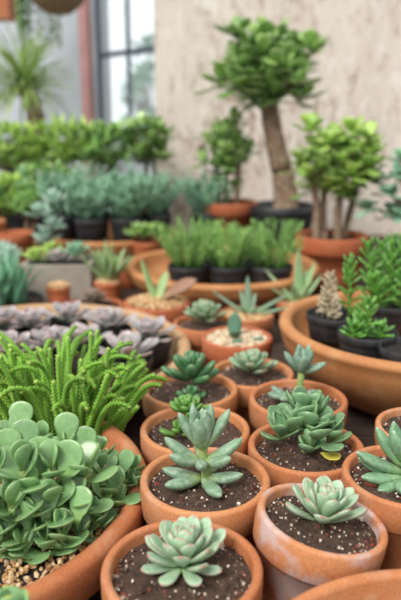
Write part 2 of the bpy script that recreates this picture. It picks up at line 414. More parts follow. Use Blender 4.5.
SEDUM = leafm('bright_sedum_leaf', (118, 160, 66), (92, 150, 64), (150, 190, 96), .95, None, rough=.3, coat=.35, var=.25)
CREAM = leafm('cream_leaf', (176, 168, 136), (190, 178, 156), (204, 180, 168), .9, None, rough=.6, var=.14)
FEATH = leafm('feathery_leaf', (104, 150, 78), (132, 176, 102), None, rough=.45, var=.34)
BLUEG = leafm('blue_green_leaf', (104, 152, 124), (136, 178, 156), None, rough=.5, var=.25)
BJADE = leafm('tree_jade_leaf', (112, 150, 84), (140, 176, 108), (166, 170, 110), .95, None, rough=.28, coat=.4, var=.36)
BJADEY = leafm('bright_jade_leaf', (132, 166, 78), (160, 194, 104), (184, 194, 120), .95, None, rough=.28, coat=.4, var=.32)
LIME = leafm('lime_leaf', (142, 180, 88), (168, 200, 108), None, rough=.5, var=.3)
MIDG = leafm('mid_green_leaf', (106, 150, 82), (134, 174, 104), None, rough=.5, var=.3)
GRASSY = leafm('grassy_blade', (134, 164, 88), (162, 188, 116), None, rough=.5, var=.25)
BLADEB = leafm('blue_blade', (96, 150, 124), (120, 172, 144), None, rough=.5, var=.2)
GREYW = leafm('grey_white_leaf', (150, 182, 170), (166, 196, 184), None, rough=.6, var=.14)
DROS = leafm('dusky_leaf', (110, 100, 92), (136, 122, 112), None, rough=.6, var=.2)

# ================================================================ FRONT SMALL POTS
# B: pink-edged rosette, nearest
t, sz, rg = potted(182, 565, .12, .147, 'terracotta pot nearest the camera with pink-edged rosette on pebbly soil', 1, TC2, n=330, rimh=.26)
m = MB()
rosette(m, (0.002, .012, sz+.006), 30, .042, .027, .0190, .0058, R(26), R(80), ECH, .22, .12, .012, .008, rg, .4, keel=.3, jit=.2)
for a in (-1.2, -2.0, -2.7, -.5): leaf(m, (.006*math.cos(a), .010+.006*math.sin(a), sz+.006), a, R(6), .036, .015, .006, ECH, .2, .14, rg=rg)
m.build('rosette', PINK, t)
# E: ghost plant
t, sz, rg = potted(205, 477, .122, .147, 'terracotta pot with tall grey-green plant of long pointed fleshy leaves on a stem', 2, TC, n=260, rimh=.26)
m = MB(); m.tube([(0, 0, sz-.01), (.001, 0, sz+.02), (-.004, .004, sz+.05), (-.005, .004, sz+.066)], [.006, .0055, .005, .004], 10); m.build('stem', STEM, t)
m = MB()
def g(az, el, L, z, W=.0175, T=.0125, b=.35, **k): leaf(m, (-.003+.003*math.cos(R(az)), .002+.003*math.sin(R(az)), sz+z), R(az), R(el), L, W, T, BOAT, b, .02, seg=10, ring=10, rg=rg, keel=.2, **k)
for az, el, L in ((-148, -4, .046), (-62, -12, .040), (-18, 4, .046), (174, 0, .044), (60, 5, .04)): g(az, el, L, .012)
for az, el, L in ((174, 24, .048), (4, 22, .050), (95, 30, .040), (-160, 12, .038), (-30, 12, .036)): g(az, el, L, .032)
g(-95, 0, .020, .034, .014, .012)
for az, el, L in ((168, 52, .044), (8, 52, .050), (-110, 66, .042), (150, 74, .048), (30, 76, .048), (-60, 80, .046), (90, 70, .04)): g(az, el, L, .052, .0165, .011, .16)
m.build('leaves', GHOST, t)
# T: tilted chalky pot
tilt = R(10)
t, sz, rg = potted(321, 508, .120, .132, 'tilted terracotta pot with white mineral stains and pink-tipped rosette', 3, TC3, n=300, rot=(R(-2), tilt, 0), xy=(.121-.135*math.sin(tilt)*.8-.004, .566), rimh=.27, taper=.80, step=.09)
t.location.z = TZ+.125/2*.78*math.sin(tilt)
m = MB()
rosette(m, (.002, .008, sz+.004), 28, .044, .027, .0185, .0055, R(22), R(80), ECH, .24, .12, .012, .008, rg, 1.1, keel=.3, jit=.2)
m.build('rosette', PINK, t)
# C: small green rosette on a stalk
t, sz, rg = potted(195, 427, .105, .150, 'terracotta pot with small bright green pointed rosette directly behind the tall stemmed plant', 4, TC, rimh=.26, n=220)
m = MB()
rosette(m, (-.010, 0, sz+.034), 20, .027, .014, .015, .008, R(8), R(72), POINTY, .35, .1, .012, .005, rg, .2)
rosette(m, (-.020, -.014, sz+.008), 9, .026, .014, .014, .008, R(5), R(65), POINTY, .3, .1, .008, .005, rg, .9)
m.tube([(-.010, 0, sz-.005), (-.010, 0, sz+.04)], [.005, .005], 8)
m.build('rosette', GREEN, t)
# A: dark fat-leaved
t, sz, rg = potted(190, 387, .095, .154, 'terracotta pot with dark green fat finger-like leaves, beside the purple rosettes', 5, TC, rimh=.26, n=220)
m = MB()
rosette(m, (.002, .004, sz+.024), 18, .048, .032, .0185, .014, R(2), R(82), CLUB, .4, .02, .018, .006, rg, .5, ring=10)
rosette(m, (.002, -.03, sz+.006), 7, .024, .016, .014, .012, R(5), R(60), CLUB, .3, .02, .008, .004, rg, .5)
m.build('rosette', DARKG, t)
# F: round-leaved with yellow leaf
t, sz, rg = potted(306, 444, .105, .150, 'terracotta pot with bushy round green leaves and one yellow leaf', 6, TC2, rimh=.26, n=260)
m = MB(); m.tube([(0, 0, sz-.01), (0, 0, sz+.03)], [.007, .005], 8); m.build('stem', STEM, t)
m = MB()
def rl(az, el, L, x, y, z, W=.026, b=.2, cup=.12): leaf(m, (x, y, sz+z), R(az), R(el), L, W, .0055, OBOV, b, cup, seg=10, ring=10, rg=rg)
for i, (cx, cy, cz, n, s) in enumerate(((-.018, .0, .014, 6, 1.1), (.002, -.006, .018, 6, 1.15), (.022, .002, .012, 6, 1.05), (-.004, .018, .026, 7, 1.15), (-.032, .006, .004, 6, .95), (.002, -.022, .0, 6, .75), (.016, .02, .022, 6, 1.05), (.034, -.002, .004, 5, .8))):
    for k in range(n):
        u = k/n; rl(k*137.5+i*50+rg.uniform(-20, 20), 24+54*u+rg.uniform(-10, 10), .038*s*(1-.2*u)*rg.uniform(.85, 1.15), cx, cy+.006, cz+.010+.010*u, .029*s*(1-.2*u), rg.uniform(0, .5))
rl(-80, 30, .036, .008, -.018, .03, .03, .5); rl(-60, 5, .036, .016, -.014, .022, .03)
m.build('leaves', SAGE, t)
m = MB(); leaf(m, (.016, -.020, sz+.012), R(-50), R(2), .028, .023, .004, OBOV, .1, .15, rg=rg, ring=10); o = m.build('leaf', YEL, t); o['label'] = 'yellow leaf'
# G: felted grey
t, sz, rg = potted(298, 397, .10, .150, 'terracotta pot with upright felted grey-green leaves on a short stem', 7, TC2, rimh=.26, n=200)
m = MB(); m.tube([(.0, .0, sz-.01), (.004, 0, sz+.064)], [.006, .005], 8); m.build('stem', STEM, t)
m = MB()
for az, el, L in ((175, 42, .042), (5, 12, .04), (-90, 55, .034), (100, 70, .04), (30, 66, .044), (150, 74, .044), (-40, 60, .042), (-140, 60, .038), (60, 78, .036)): leaf(m, (.004, 0, sz+.055), R(az), R(el), L, .0165, .012, BOAT, .25, .02, ring=10, rg=rg)
for az in (-170, -120, 10, -50, 140, 200, 60): leaf(m, (-.01+.004*math.cos(R(az)), 0, sz+.012), R(az), R(8), .036, .014, .01, BOAT, .3, .02, ring=10, rg=rg)
m.build('leaves', FUZZ, t)
# H
t, sz, rg = potted(252, 371, .08, .148, 'terracotta pot with pale rosette, between the gravel-topped pot and the bushy round-leaved one', 8, TC, rimh=.26, n=200)
m = MB(); rosette(m, (0, 0, sz+.012), 26, .045, .024, .022, .007, R(10), R(74), SPAT, .35, .14, .016, .006, rg, .3, keel=.3)
m.build('rosette', PALE, t)
# gravel pot with gasteria
t, sz, rg = potted(237, 336, .09, .143, 'terracotta pot filled with pale gravel and a few stubby dark leaves', 9, TC4, soil='gravel', rimh=.26, depth=.05)
m = MB()
leaf(m, (-.006, .0, sz), R(80), R(64), .056, .030, .009, BOAT, .35, .1, rg=rg); leaf(m, (-.004, -.004, sz+.002), R(-95), R(60), .038, .026, .01, CLUB, -.5, .05, rg=rg)
leaf(m, (-.002, -.014, sz+.002), R(-85), R(25), .024, .024, .01, CLUB, -.3, .05, rg=rg); leaf(m, (.01, -.01, sz+.002), R(-8), R(8), .042, .014, .007, CLUB, 0, .05, rg=rg)
m.build('leaves', GAST, t)
# I
t, sz, rg = potted(205, 322, .08, .141, 'terracotta pot with pale grey-green rosette left of the striped blade plant', 10, TC2, rimh=.24, n=150)
m = MB(); rosette(m, (0, 0, sz+.016), 34, .052, .028, .02, .006, R(6), R(78), SPAT, .35, .14, .018, .006, rg, .3, keel=.3); m.build('rosette', PALE, t)
# J
t, sz, rg = potted(246, 313, .06, .134, 'small terracotta pot with long narrow pointed blades behind the gravel pot', 11, TC2, rimh=.24, soil='tan')
m = MB()
for az, el, L in ((168, 32, .11), (95, 74, .10), (20, 22, .12), (5, 10, .11), (120, 55, .07), (-60, 40, .05), (-130, 45, .05), (50, 60, .06)): leaf(m, (.006, 0, sz+.004), R(az), R(el), L, .019, .008, LINEAR, .05, .15, seg=10, rg=rg)
m.build('blades', AGAV, t)
# K
t, sz, rg = potted(157, 301, .07, .168, 'terracotta pot topped with tan gravel and three broad spreading blades, one bronze', 12, TC4, soil='tan', rimh=.3, depth=.03)
m = MB()
leaf(m, (0, 0, sz), R(150), R(64), .12, .028, .01, LINEAR, .1, .1, rg=rg); leaf(m, (.0, .0, sz+.004), R(60), R(52), .085, .028, .01, BOAT, .1, .1, rg=rg)
m.build('blades', PALG, t)
m = MB(); leaf(m, (.0, -.008, sz+.004), R(-4), R(40), .118, .046, .012, BOAT, -.3, .06, seg=14, rg=rg, twist=.9)
o = m.build('blade', BROWNL, t); o['label'] = 'bronze blade'
# R
t, sz, rg = potted(405, 473, .13, .138, 'terracotta pot at the right edge with thick curved grey-green leaves', 13, TC2, rimh=.26, n=220)
m = MB()
for az, el, L, z in ((176, 16, .056, .014), (-170, -2, .048, .008), (155, 44, .050, .022), (-150, -14, .036, .006), (-110, 0, .04, .008), (120, 60, .05, .02), (60, 40, .05, .02), (0, 30, .05, .02), (-60, 20, .05, .01), (-165, 60, .04, .03), (160, 8, .05, .008)): leaf(m, (.004*math.cos(R(az)), .004*math.sin(R(az)), sz+z), R(az), R(el), L, .019, .013, BOAT, .25, .04, seg=10, ring=10, rg=rg)
m.build('leaves', CURVE, t)
m = MB(); m.stone((-.038, -.006, sz+.004), .009, .4, rg); m.stone((-.03, .012, sz+.002), .006, .4, rg); m.build('brick_chips', GRIT, t)
# R2
t, sz, rg = potted(425, 426, .12, .127, 'terracotta pot cut by the right edge, below the clay bowl of black pots', 14, TC, rimh=.26, n=160)
m = MB()
for az, el, L, z in ((172, 48, .058, .01), (150, 60, .06, .02), (-165, 32, .05, .01), (-130, 20, .04, .01), (90, 60, .05, .02), (20, 40, .05, .01), (-60, 30, .045, .01)): leaf(m, (0, 0, sz+z), R(az), R(el), L, .019, .012, BOAT, .3, .04, ring=10, rg=rg)
m.build('leaves', CURVE, t)

# ================================================================ LARGE BOWLS
def bowl(name, label, xy, z, r, mat, foot=.5, wall=.02, lip=.01, bulge=.6, banded=False, group='large clay bowls', fill=None, cat='bowl', seed=0):
    t = thing(name, label, cat, (*xy, TZ), group); rg = random.Random(seed)
    m = MB(); m.lathe(pot_profile(r, z-TZ, .36*(z-TZ)/(2*r), wall/(2.3*r), foot, .045) if banded else bowl_profile(r, z-TZ, foot, wall, lip, bulge), 112, .002)
    m.build('bowl', mat, t)
    return t, rg
# front-left planted bowl
FLc = (-.302, .672); FLr = .240; FLz = .102
t, rg = bowl('planted_bowl', 'large terracotta bowl at lower left planted with jade plant and bright green watch-chain succulent', FLc, FLz, FLr, TC2, .66, .022, .012, .8, True, cat='planter')
sz = FLz-TZ-.022
m = MB(); disc(m, FLr-.026, sz-.002, .0015, rg, 18, 60); m.build('soil', DSOIL, t)
g = MB()
for i in range(5200):
    a = rg.random()*2*PI; q = (FLr-.028)*math.sqrt(rg.random()); x = q*math.cos(a); y = q*math.sin(a)
    if y > .075 and x < .10: continue
    g.stone((x, y, sz+rg.uniform(-.001, .003)), rg.uniform(.002, .0038), rg.random(), rg)
tag(g.build('gravel', PEBT, t, smooth=False), None, None, None, 'stuff')
L0 = Vector((*FLc, TZ))
def stemchain(mb, base, az, el, L, bend, rg, r=.0025):
    rad = Vector((math.cos(az), math.sin(az), 0)); side = Vector((-math.sin(az), math.cos(az), 0)); up = Vector((0, 0, 1))
    n = int(L/.0031); p = Vector(base); rnd = rg.random(); pts = []
    sway = rg.uniform(-.9, .9)
    for i in range(n):
        t = i/n; e = el+bend*t**3.2
        sd = (rad*math.cos(sway*t)+side*math.sin(sway*t))
        d = sd*math.cos(e)+up*math.sin(e); p = p+d*.0031
        nn = d.cross(side).normalized(); ss = d.cross(nn)
        pts.append((p.copy(), d, nn, ss, t))
    mb.tube([q[0] for q in pts[::3]]+[pts[-1][0]], [r*.85]*len(pts[::3])+[r*.5], 6, rnd)
    for i, (q, d, nn, ss, t) in enumerate(pts):
        for k in range(4):
            a = PI/4*(i % 2)+k*PI/2; o = nn*math.cos(a)+ss*math.sin(a); u = nn*-math.sin(a)+ss*math.cos(a)
            s = 1.0-.25*t
            b = q+o*r*.6
            tip = q+o*r*2.15*s+d*.0034
            mb.add([b+u*.0026*s-d*.0012, b-u*.0026*s-d*.0012, tip, b+o*r*.1+d*.0034], [(0, 1, 2), (1, 3, 2), (3, 0, 2)],
                   [(t*.9, 0, rnd)]*2+[(max(t*.9, .65), 1, rnd), (t*.9, .2, rnd)])
        if i == n-1:
            for k in range(6):
                a = k*PI/3; o = nn*math.cos(a)+ss*math.sin(a); u = nn*-math.sin(a)+ss*math.cos(a)
                mb.add([q+o*.0022+u*.0012, q+o*.0022-u*.0012, q+d*.0052+o*.0008, q+o*.001+d*.001], [(0, 1, 2), (1, 3, 2), (3, 0, 2)], [(1, 1, rnd)]*4)
m = MB()
mc = pt(60, 430, TZ+sz)-L0
for i in range(138):
    a = rg.random()*2*PI; q = math.sqrt(rg.random())
    x = mc.x+q*.088*math.cos(a); y = mc.y+q*.042*math.sin(a)
    out = math.atan2(math.sin(a)*.5, math.cos(a))+rg.uniform(-.6, .6)
    stemchain(m, (x, y, sz-.002), out, R(88-26*q*rg.uniform(.3, 1.2)), rg.uniform(.094, .156)*(1.10-.18*q-.10*math.cos(a)*q), R(rg.choice((-50, -75, -20, 8, -110, -90))), rg)
for px, py, az, L in ((18, 418, 172, .07), (110, 432, 10, .085), (105, 425, 25, .10), (112, 436, -4, .07), (100, 418, 40, .11), (95, 440, -20, .07)):
    p = pt(px, py, TZ+sz)-L0; stemchain(m, p, R(az), R(52), L, R(-8), rg)
o = m.build('watch_chain_plant', MUSC, t); o['label'] = 'bright green watch-chain succulent'
# jade plant
m = MB(); st = MB()
root = pt(45, 515, TZ+sz)-L0
tips = [ # px, py, z above table world, leaf scale, lean
 (22, 470, .165, 1.15), (52, 468, .160, 1.0), (84, 468, .150, 1.15), (40, 446, .16, 1.0), (70, 450, .150, .9), (8, 440, .165, 1.0),
 (50, 503, .135, 1.0), (78, 497, .130, .9), (102, 468, .125, .8), (120, 470, .115, .75), (112, 488, .115, .8), (10, 505, .14, 1.0),
 (30, 522, .115, .95), (62, 532, .108, .9), (-8, 470, .16, 1.1), (-10, 520, .12, 1.0), (128, 480, .105, .6), (92, 515, .105, .75), (30, 492, .14, 1.1), (-20, 490, .14, 1.1), (10, 535, .105, .8), (132, 470, .105, .8), (138, 486, .098, .7), (118, 500, .10, .75), (100, 520, .095, .75), (80, 534, .095, .8), (46, 540, .1, .8), (24, 545, .1, .7), (-2, 545, .1, .8), (64, 500, .125, .9), (100, 452, .12, .8)]
for i, (px, py, z, s) in enumerate(tips):
    p = pt(px, py, z)-L0
    q = root+(p-root)*.35; q.z = sz
    mid = (q+p)/2+Vector((0, 0, .01))
    st.tube([q, mid, p], [.005, .004, .003], 7)
    lean = Vector((p.x-root.x, p.y-root.y, 0))
    a0 = rg.random()*PI
    for lv in range(3):
        for sgn in (0, PI):
            a = a0+lv*PI/2+sgn+rg.uniform(-.2, .2); out = Vector((math.cos(a), math.sin(a), 0)).dot(lean)*2.2
            L = .041*s*(1-.16*lv)*rg.uniform(.85, 1.12)
            leaf(m, (p.x, p.y, p.z-.018+.009*lv), a, R(20+22*lv)-out*1.2+rg.uniform(-.2, .2), L, L*.70, .005*s, OBOV, rg.uniform(.1, .4), .07, seg=12, ring=12, rg=rg)
st.build('jade_stem', STEM, t)
# big face-on leaves of the front branches
for px, py, z, az, el, L in ((24, 462, .155, 92, 62, .046), (66, 484, .145, 78, 64, .046), (42, 478, .145, 105, 66, .044), (76, 524, .115, 70, 58, .038), (46, 522, .12, 100, 56, .042), (84, 462, .14, 92, 62, .040), (8, 470, .15, 100, 60, .044), (118, 478, .115, 50, 50, .034), (108, 498, .11, 60, 50, .036), (28, 530, .11, 110, 50, .036), (20, 436, .16, 90, 60, .04), (66, 448, .155, 90, 62, .04)):
    p = pt(px, py, z)-L0; leaf(m, p, R(az), R(el), L, L*.74, .0055, OBOV, .15, .06, seg=12, ring=12, rg=rg)
o = m.build('jade_leaves', JADE, t); o['label'] = 'rounded fleshy jade leaves'

# lower right bowl
t, rg = bowl('planted_bowl', 'wide terracotta bowl cut off by the lower right corner', (.189, .325), .12, .179, TC, .7, .013, .007, .7, True, cat='planter')
soil_part(t, .155, .12-TZ-.045, rg, 200)
m = MB()
P = pt(306, 634, .10)-Vector((.189, .325, TZ))
m.tube([(P.x, P.y, .07), (P.x, P.y, .10)], [.005, .004], 7); rosette(m, (P.x, P.y, .096), 12, .030, .025, .022, .006, R(20), R(75), OBOV, .2, .12, .012, .004, rg)
m.build('rosette', JADEG, t)
# plant in front-left corner
t, sz, rg = potted(0, 0, .095, .098, 'succulent with yellow-edged green leaves peeking in at the lower left corner', 21, TC, xy=(-.172, .405), n=60)
m = MB()
for cx, cy, cz in ((0, .0, .052), (.025, .01, .040), (-.03, .0, .05), (.0, -.03, .04)):
    rosette(m, (cx, cy, sz+cz-.004), 7, .036, .03, .027, .006, R(20), R(75), OBOV, .2, .1, .012, .003, rg, rg.random()*6)
    m.tube([(cx*.4, cy*.4, sz-.003), (cx, cy, sz+cz)], [.005, .004], 7)
m.build('leaves', JADEG, t)

# right bowl of nursery pots
RB = (.400, 1.184)
bowl('clay_bowl', 'round tan clay bowl on the right holding black pots of green sedum', RB, .14, .249, TCB, .42, .026, .012, .62)
def nursery(xy, zr, D, label, group, seed, H=None, base=None, name='nursery_pot_plant', soil=True):
    rg = random.Random(seed); H = H or .085
    t = thing(name, label, 'potted plant', (xy[0], xy[1], zr-H), group)
    m = MB(); m.lathe(nursery_profile(D/2, H), 40); m.build('pot', BLK, t)
    m = MB(); disc(m, D/2*.93, H*.86, .001, rg, 6, 28); m.build('soil', DSOIL, t)
    return t, H*.86, rg
def sedum(mb, base, h, rg, L=.026, W=.009, n=26, lean=(0, 0), prof=CLUB, T=.006, el0=0, el1=70, st=None, rs=.003):
    x, y, z = base
    pts = [(x+lean[0]*t*t, y+lean[1]*t*t, z+h*t) for t in [i/6 for i in range(7)]]
    (st or mb).tube(pts, [rs]*7, 6)
    for i in range(n):
        t = .12+.88*i/(n-1); a = i*GA+rg.random()*.5
        p = (x+lean[0]*t*t, y+lean[1]*t*t, z+h*t)
        s = min(1, 1.5*(1-t)+.66)
        leaf(mb, p, a, R(el0+(el1-el0)*t**2)+rg.uniform(-.2, .2), L*s, W, T, prof, .3, .02, seg=6, ring=6, rg=rg)
GB = 'black nursery pots in the right clay bowl'
P = pt(334, 312, .15); t, s, rg = nursery((P.x, P.y), .148, .107, 'black pot with cream-coloured sprig and taller green sedum, left in the right bowl', GB, 31)
m = MB(); sedum(m, (-.012, -.005, s), .088, rg, .021, .0065, 40, (.0, 0), BOAT, .005, 12, 50); sedum(m, (-.02, .01, s), .05, rg, .014, .008, 26); sedum(m, (.0, -.01, s), .045, rg, .014, .008, 26); o = m.build('cream_sprigs', CREAM, t); o['label'] = 'cream-coloured sprigs'
m = MB(); sedum(m, (.030, .0, s), .112, rg, .031, .008, 24, (-.006, 0), CLUB, .006, 18, 60); o = m.build('sedum_stems', SEDUM, t)
P = pt(368, 331, .15); t, s, rg = nursery((P.x, P.y), .15, .106, 'black pot with short green sedum, front centre in the right bowl', GB, 32)
m = MB(); sedum(m, (-.004, 0, s), .06, rg, .032, .0085, 16, (0, 0), CLUB, .007, 6, 52); sedum(m, (-.028, -.008, s), .02, rg, .026, .011, 9, (0, 0)); sedum(m, (.022, -.006, s), .018, rg, .026, .011, 10, (0, 0)); sedum(m, (-.012, .01, s), .03, rg, .026, .011, 10, (0, 0)); m.build('sedum_stems', SEDUM, t)
P = pt(410, 346, .15); t, s, rg = nursery((P.x, P.y), .15, .10, 'black pot cut off by the right edge at the front of the right bowl', GB, 33)
m = MB(); sedum(m, (.03, .0, s), .04, rg, .02, .01, 12); m.build('sedum_stems', SEDUM, t)
P = pt(392, 301, .15); t, s, rg = nursery((P.x, P.y), .148, .11, 'black pot with the tallest bushy green sedum at the back of the right bowl', GB, 34)
m = MB()
for x, y, h in ((-.034, 0, .115), (-.01, -.015, .125), (.012, .012, .12), (.03, -.01, .10), (-.012, .02, .11), (-.03, -.025, .06), (.008, -.03, .07)): sedum(m, (x*1.2, y*1.2, s), h*1.12, rg, .035, .0085, 24, (x*.5, y*.4), CLUB, .007, 15, 58)
m.build('sedum_stems', SEDUM, t)

# left bowl with purple rosettes
LB = (-.344, 1.225); LBr = .325
bowl('clay_bowl', 'wide shallow tan clay bowl on the left holding purple rosettes', LB, .075, LBr, TCT, .62, .026, .010, .7)
purp = [(4, 322, 1, 'leftmost in the back row'), (33, 323, .95, 'second from left in the back row'), (67, 318, 1.05, 'at the back rim, below the dusky saucer plant'),
        (110, 325, 1.05, 'centre right of the left bowl, nearest its back rim'), (149, 336, 1.1, 'rightmost in the left bowl'), (128, 353, 1.15, 'front right of the left bowl'), (84, 342, 1.05, 'mid bowl just above the watch-chain tips'), (48, 345, 1.0, 'left bowl, half hidden by the watch-chain tips'), (12, 350, 1.0, 'left edge of the photo behind the watch-chain plant')]
for i, (px, py, s, w_) in enumerate(purp):
    P = pt(px, py, .085); t, hz, rg = nursery((P.x, P.y), .078, .094, 'purple rosette in black pot, '+w_, 'purple rosettes in black pots', 40+i, H=.070, name='potted_rosette')
    m = MB(); rosette(m, (rg.uniform(-.006, .006), rg.uniform(-.006, .006), hz+.008), 17, .062*s, .028, .034, .005, R(12), R(72), ECH, .15, .14, .012, .008, rg, rg.random()*6)
    m.build('rosette', PURP, t)

# aloe behind the right bowl
t, sz, rg = potted(299, 300, .05, .12, 'small terracotta pot with pale variegated pointed blades behind the right bowl', 51, TC2, soil='tan', rimh=.28)
m = MB()
for az, el, L in ((165, 40, .13), (100, 78, .15), (30, 62, .12), (10, 48, .10), (-60, 55, .08), (200, 28, .10), (-120, 50, .08), (60, 55, .1)): leaf(m, (0, 0, sz), R(az), R(el), L, .028, .010, LINEAR, .12, .15, rg=rg)
m.build('blades', ALOE, t)

# ================================================================ MID BOWL
MBc = (.064, 1.90); MBr = .288
bowl('clay_bowl', 'tan clay bowl in the middle holding black pots of feathery green plants', MBc, .10, MBr, TCB, .5, .03, .013, .6)
def feathery(mb, c, r, h, n, rg, L=.02, W=.003, spread=.5):
    for i in range(n):
        a = rg.random()*2*PI; q = math.sqrt(rg.random()); x = c[0]+r*.35*q*math.cos(a); y = c[1]+r*.35*q*math.sin(a)
        tx = c[0]+r*q*math.cos(a); ty = c[1]+r*q*math.sin(a); hh = h*rg.uniform(.55, 1.05)*(1-.25*q)
        pts = [(x+(tx-x)*u, y+(ty-y)*u, c[2]+hh*u**.85) for u in [k/5 for k in range(6)]]
        rnd = rg.random(); mb.tube(pts, [.0016]*6, 4, rnd)
        for k in range(int(hh/.0065)):
            u = .15+.85*k/(hh/.0065); u = min(u, 1)
            p = (x+(tx-x)*u, y+(ty-y)*u, c[2]+hh*u**.85)
            leaf(mb, p, rg.random()*6.28, R(rg.uniform(25, 75)), L*rg.uniform(.7, 1.2), W, W*.7, LINEAR, .2, 0, seg=3, ring=4, rnd=rnd)
for i, (px, D, w_) in enumerate(((188, .115, 'left of three in front of the middle bowl'), (229, .115, 'centre of the middle bowl'), (271, .125, 'right of the middle bowl'))):
    P = pt(px, 262, .125); t, hz, rg = nursery((P.x, P.y), .118, D, 'black pot of feathery green plant, '+w_, 'feathery plants in the middle bowl', 60+i, H=.10)
    m = MB(); feathery(m, (0, 0, hz), .102, .155, 46, rg, .023, .003); m.build('foliage', FEATH, t)
for i, (px, w_) in enumerate(((210, 'back row left of the middle bowl'), (252, 'back row right of the middle bowl'))):
    P = pt(px, 250, .13); t, hz, rg = nursery((P.x, P.y), .118, .11, 'black pot of darker feathery green plant, '+w_, 'feathery plants in the middle bowl', 70+i, H=.10)
    m = MB(); feathery(m, (0, 0, hz), .07, .125, 34, rg); m.build('foliage', MIDG, t)

# ================================================================ FAR LEFT BOWL
FB = (-.335, 2.42)
bowl('clay_bowl', 'shallow tan clay bowl at far left holding blue-green plants in black pots', FB, .11, .255, TCB, .5, .03, .013, .6)
k = 0
for x, y, w_ in ((-.17, -.02, 'leftmost, front'), (-.055, -.11, 'front centre left'), (.07, -.10, 'front centre right'), (.17, -.0, 'rightmost'), (-.07, .06, 'back left'), (.06, .06, 'back right')):
    t, hz, rg = nursery((FB[0]+x, FB[1]+y), .175, .118, 'black pot of blue-green finger-leaved plant in the far left bowl, '+w_, 'blue-green plants in the far left bowl', 80+k, H=.15); k += 1
    m = MB(); feathery(m, (0, 0, hz), .105, .18, 38, rg, .038, .0085); m.build('foliage', BLUEG, t)
for x, y, w_ in ((.36, .12, 'right of the far bowl, before the bare wall edge'), (-.36, .12, 'left of the far bowl')):
    t, hz, rg = nursery((FB[0]+x, FB[1]+y), .165, .125, 'black pot of blue-green plant '+w_, 'blue-green plants on the table', 80+k, H=.165-TZ); k += 1
    m = MB(); feathery(m, (0, 0, hz), .105, .18, 38, rg, .038, .0085); m.build('foliage', BLUEG, t)

# ================================================================ LEAFY TREES
def bush(t, crown, rad, ntips, rg, L, W, mat, trunks, per=8, T=.006, prof=OBOV, tr=.012, bark=BARK, top=.3, name='foliage', loose=1):
    ntips = int(ntips*.42); L *= 1.45; W *= 1.3
    m = MB(); s = MB()
    cc = Vector(crown)
    for i in range(ntips):
        a = i*GA; zz = 1-2*(i+.5)/ntips; q = math.sqrt(1-zz*zz); k = rg.uniform(.3, 1.15)**.6*(1+.2*math.sin(3*a+zz*4))
        d = Vector((q*math.cos(a)*rad[0], q*math.sin(a)*rad[1], zz*rad[2]))*k
        p = cc+d
        tk = min(trunks, key=lambda u: (Vector(u[1])-p).length+rg.random()*.03)
        b = Vector(tk[1]); mid = b.lerp(p, .5)+Vector((rg.uniform(-.015, .015), rg.uniform(-.015, .015), -.01))
        s.tube([b, mid, p], [tr*.42, tr*.3, tr*.18], 6)
        a0 = rg.random()*6; n = per
        for j in range(n):
            u = j/n; la = a0+j*2.4
            leaf(m, p+Vector((0, 0, .012*u-.006)), la, R(-12+66*u)+rg.uniform(-.4, .4), L*rg.uniform(.7, 1.15)*(1-.25*u), W*rg.uniform(.8, 1.1), T, prof, .2, .08, seg=6, ring=6, rg=rg)
    for b0, b1, r0, r1 in trunks:
        b0 = Vector(b0); b1 = Vector(b1); n = 8
        w1 = Vector((rg.uniform(-1, 1), rg.uniform(-1, 1), 0))*.012
        s.tube([b0.lerp(b1, i/n)+w1*math.sin(i/n*PI) for i in range(n+1)], [r0+(r1-r0)*i/n+.0012*math.sin(i*2.1) for i in range(n+1)], 12)
    s.build('trunk', bark, t); m.build(name, mat, t)
# pot tree right (bright jade)
t, sz, rg = potted(332, 234, .155, .238, 'multi-stemmed jade shrub in terracotta pot, right, against the wall', 91, TC4, soil='plain', group='terracotta pots of jade trees', name='potted_jade_tree', rimh=.22)
d = (t.location.y)
def zat(py, Y): # height at a pixel row for a given depth along the ground
    b = -(py-300)/F; return CAMZ+Y*(-math.sin(PITCH)+b*math.cos(PITCH))/(math.cos(PITCH)+b*math.sin(PITCH))
def xat(px, py, Y):
    b = -(py-300)/F; return Y*((px-200.5)/F)/(math.cos(PITCH)+b*math.sin(PITCH))
Y = t.location.y; cz = zat(163, Y)-TZ
bush(t, (.01, 0, cz), (.135, .11, .12), 84, rg, .052, .034, BJADEY, [((-.05, 0, sz-.01), (-.07, -.01, cz-.06), .014, .010), ((-.02, .01, sz-.01), (-.02, .02, cz-.03), .013, .009), ((.02, -.01, sz-.01), (.03, 0, cz-.03), .015, .010), ((.04, .02, sz-.01), (.08, .01, cz-.05), .012, .009)], 8)
# second jade, in terracotta pot at centre back
t, sz, rg = potted(228, 201, .20, .235, 'small jade shrub in terracotta pot left of the big tree', 92, TC4, soil='plain', group='terracotta pots of jade trees', name='potted_jade_tree', rimh=.2)
Y = t.location.y; cz = zat(151, Y)-TZ
bush(t, (0, 0, cz), (.085, .08, .13), 66, rg, .046, .03, BJADE, [((-.04, 0, sz-.01), (-.05, 0, cz-.08), .012, .009), ((.0, .01, sz-.01), (0, .01, cz-.04), .012, .009), ((.03, -.01, sz-.01), (.04, 0, cz-.06), .012, .009)], 8)
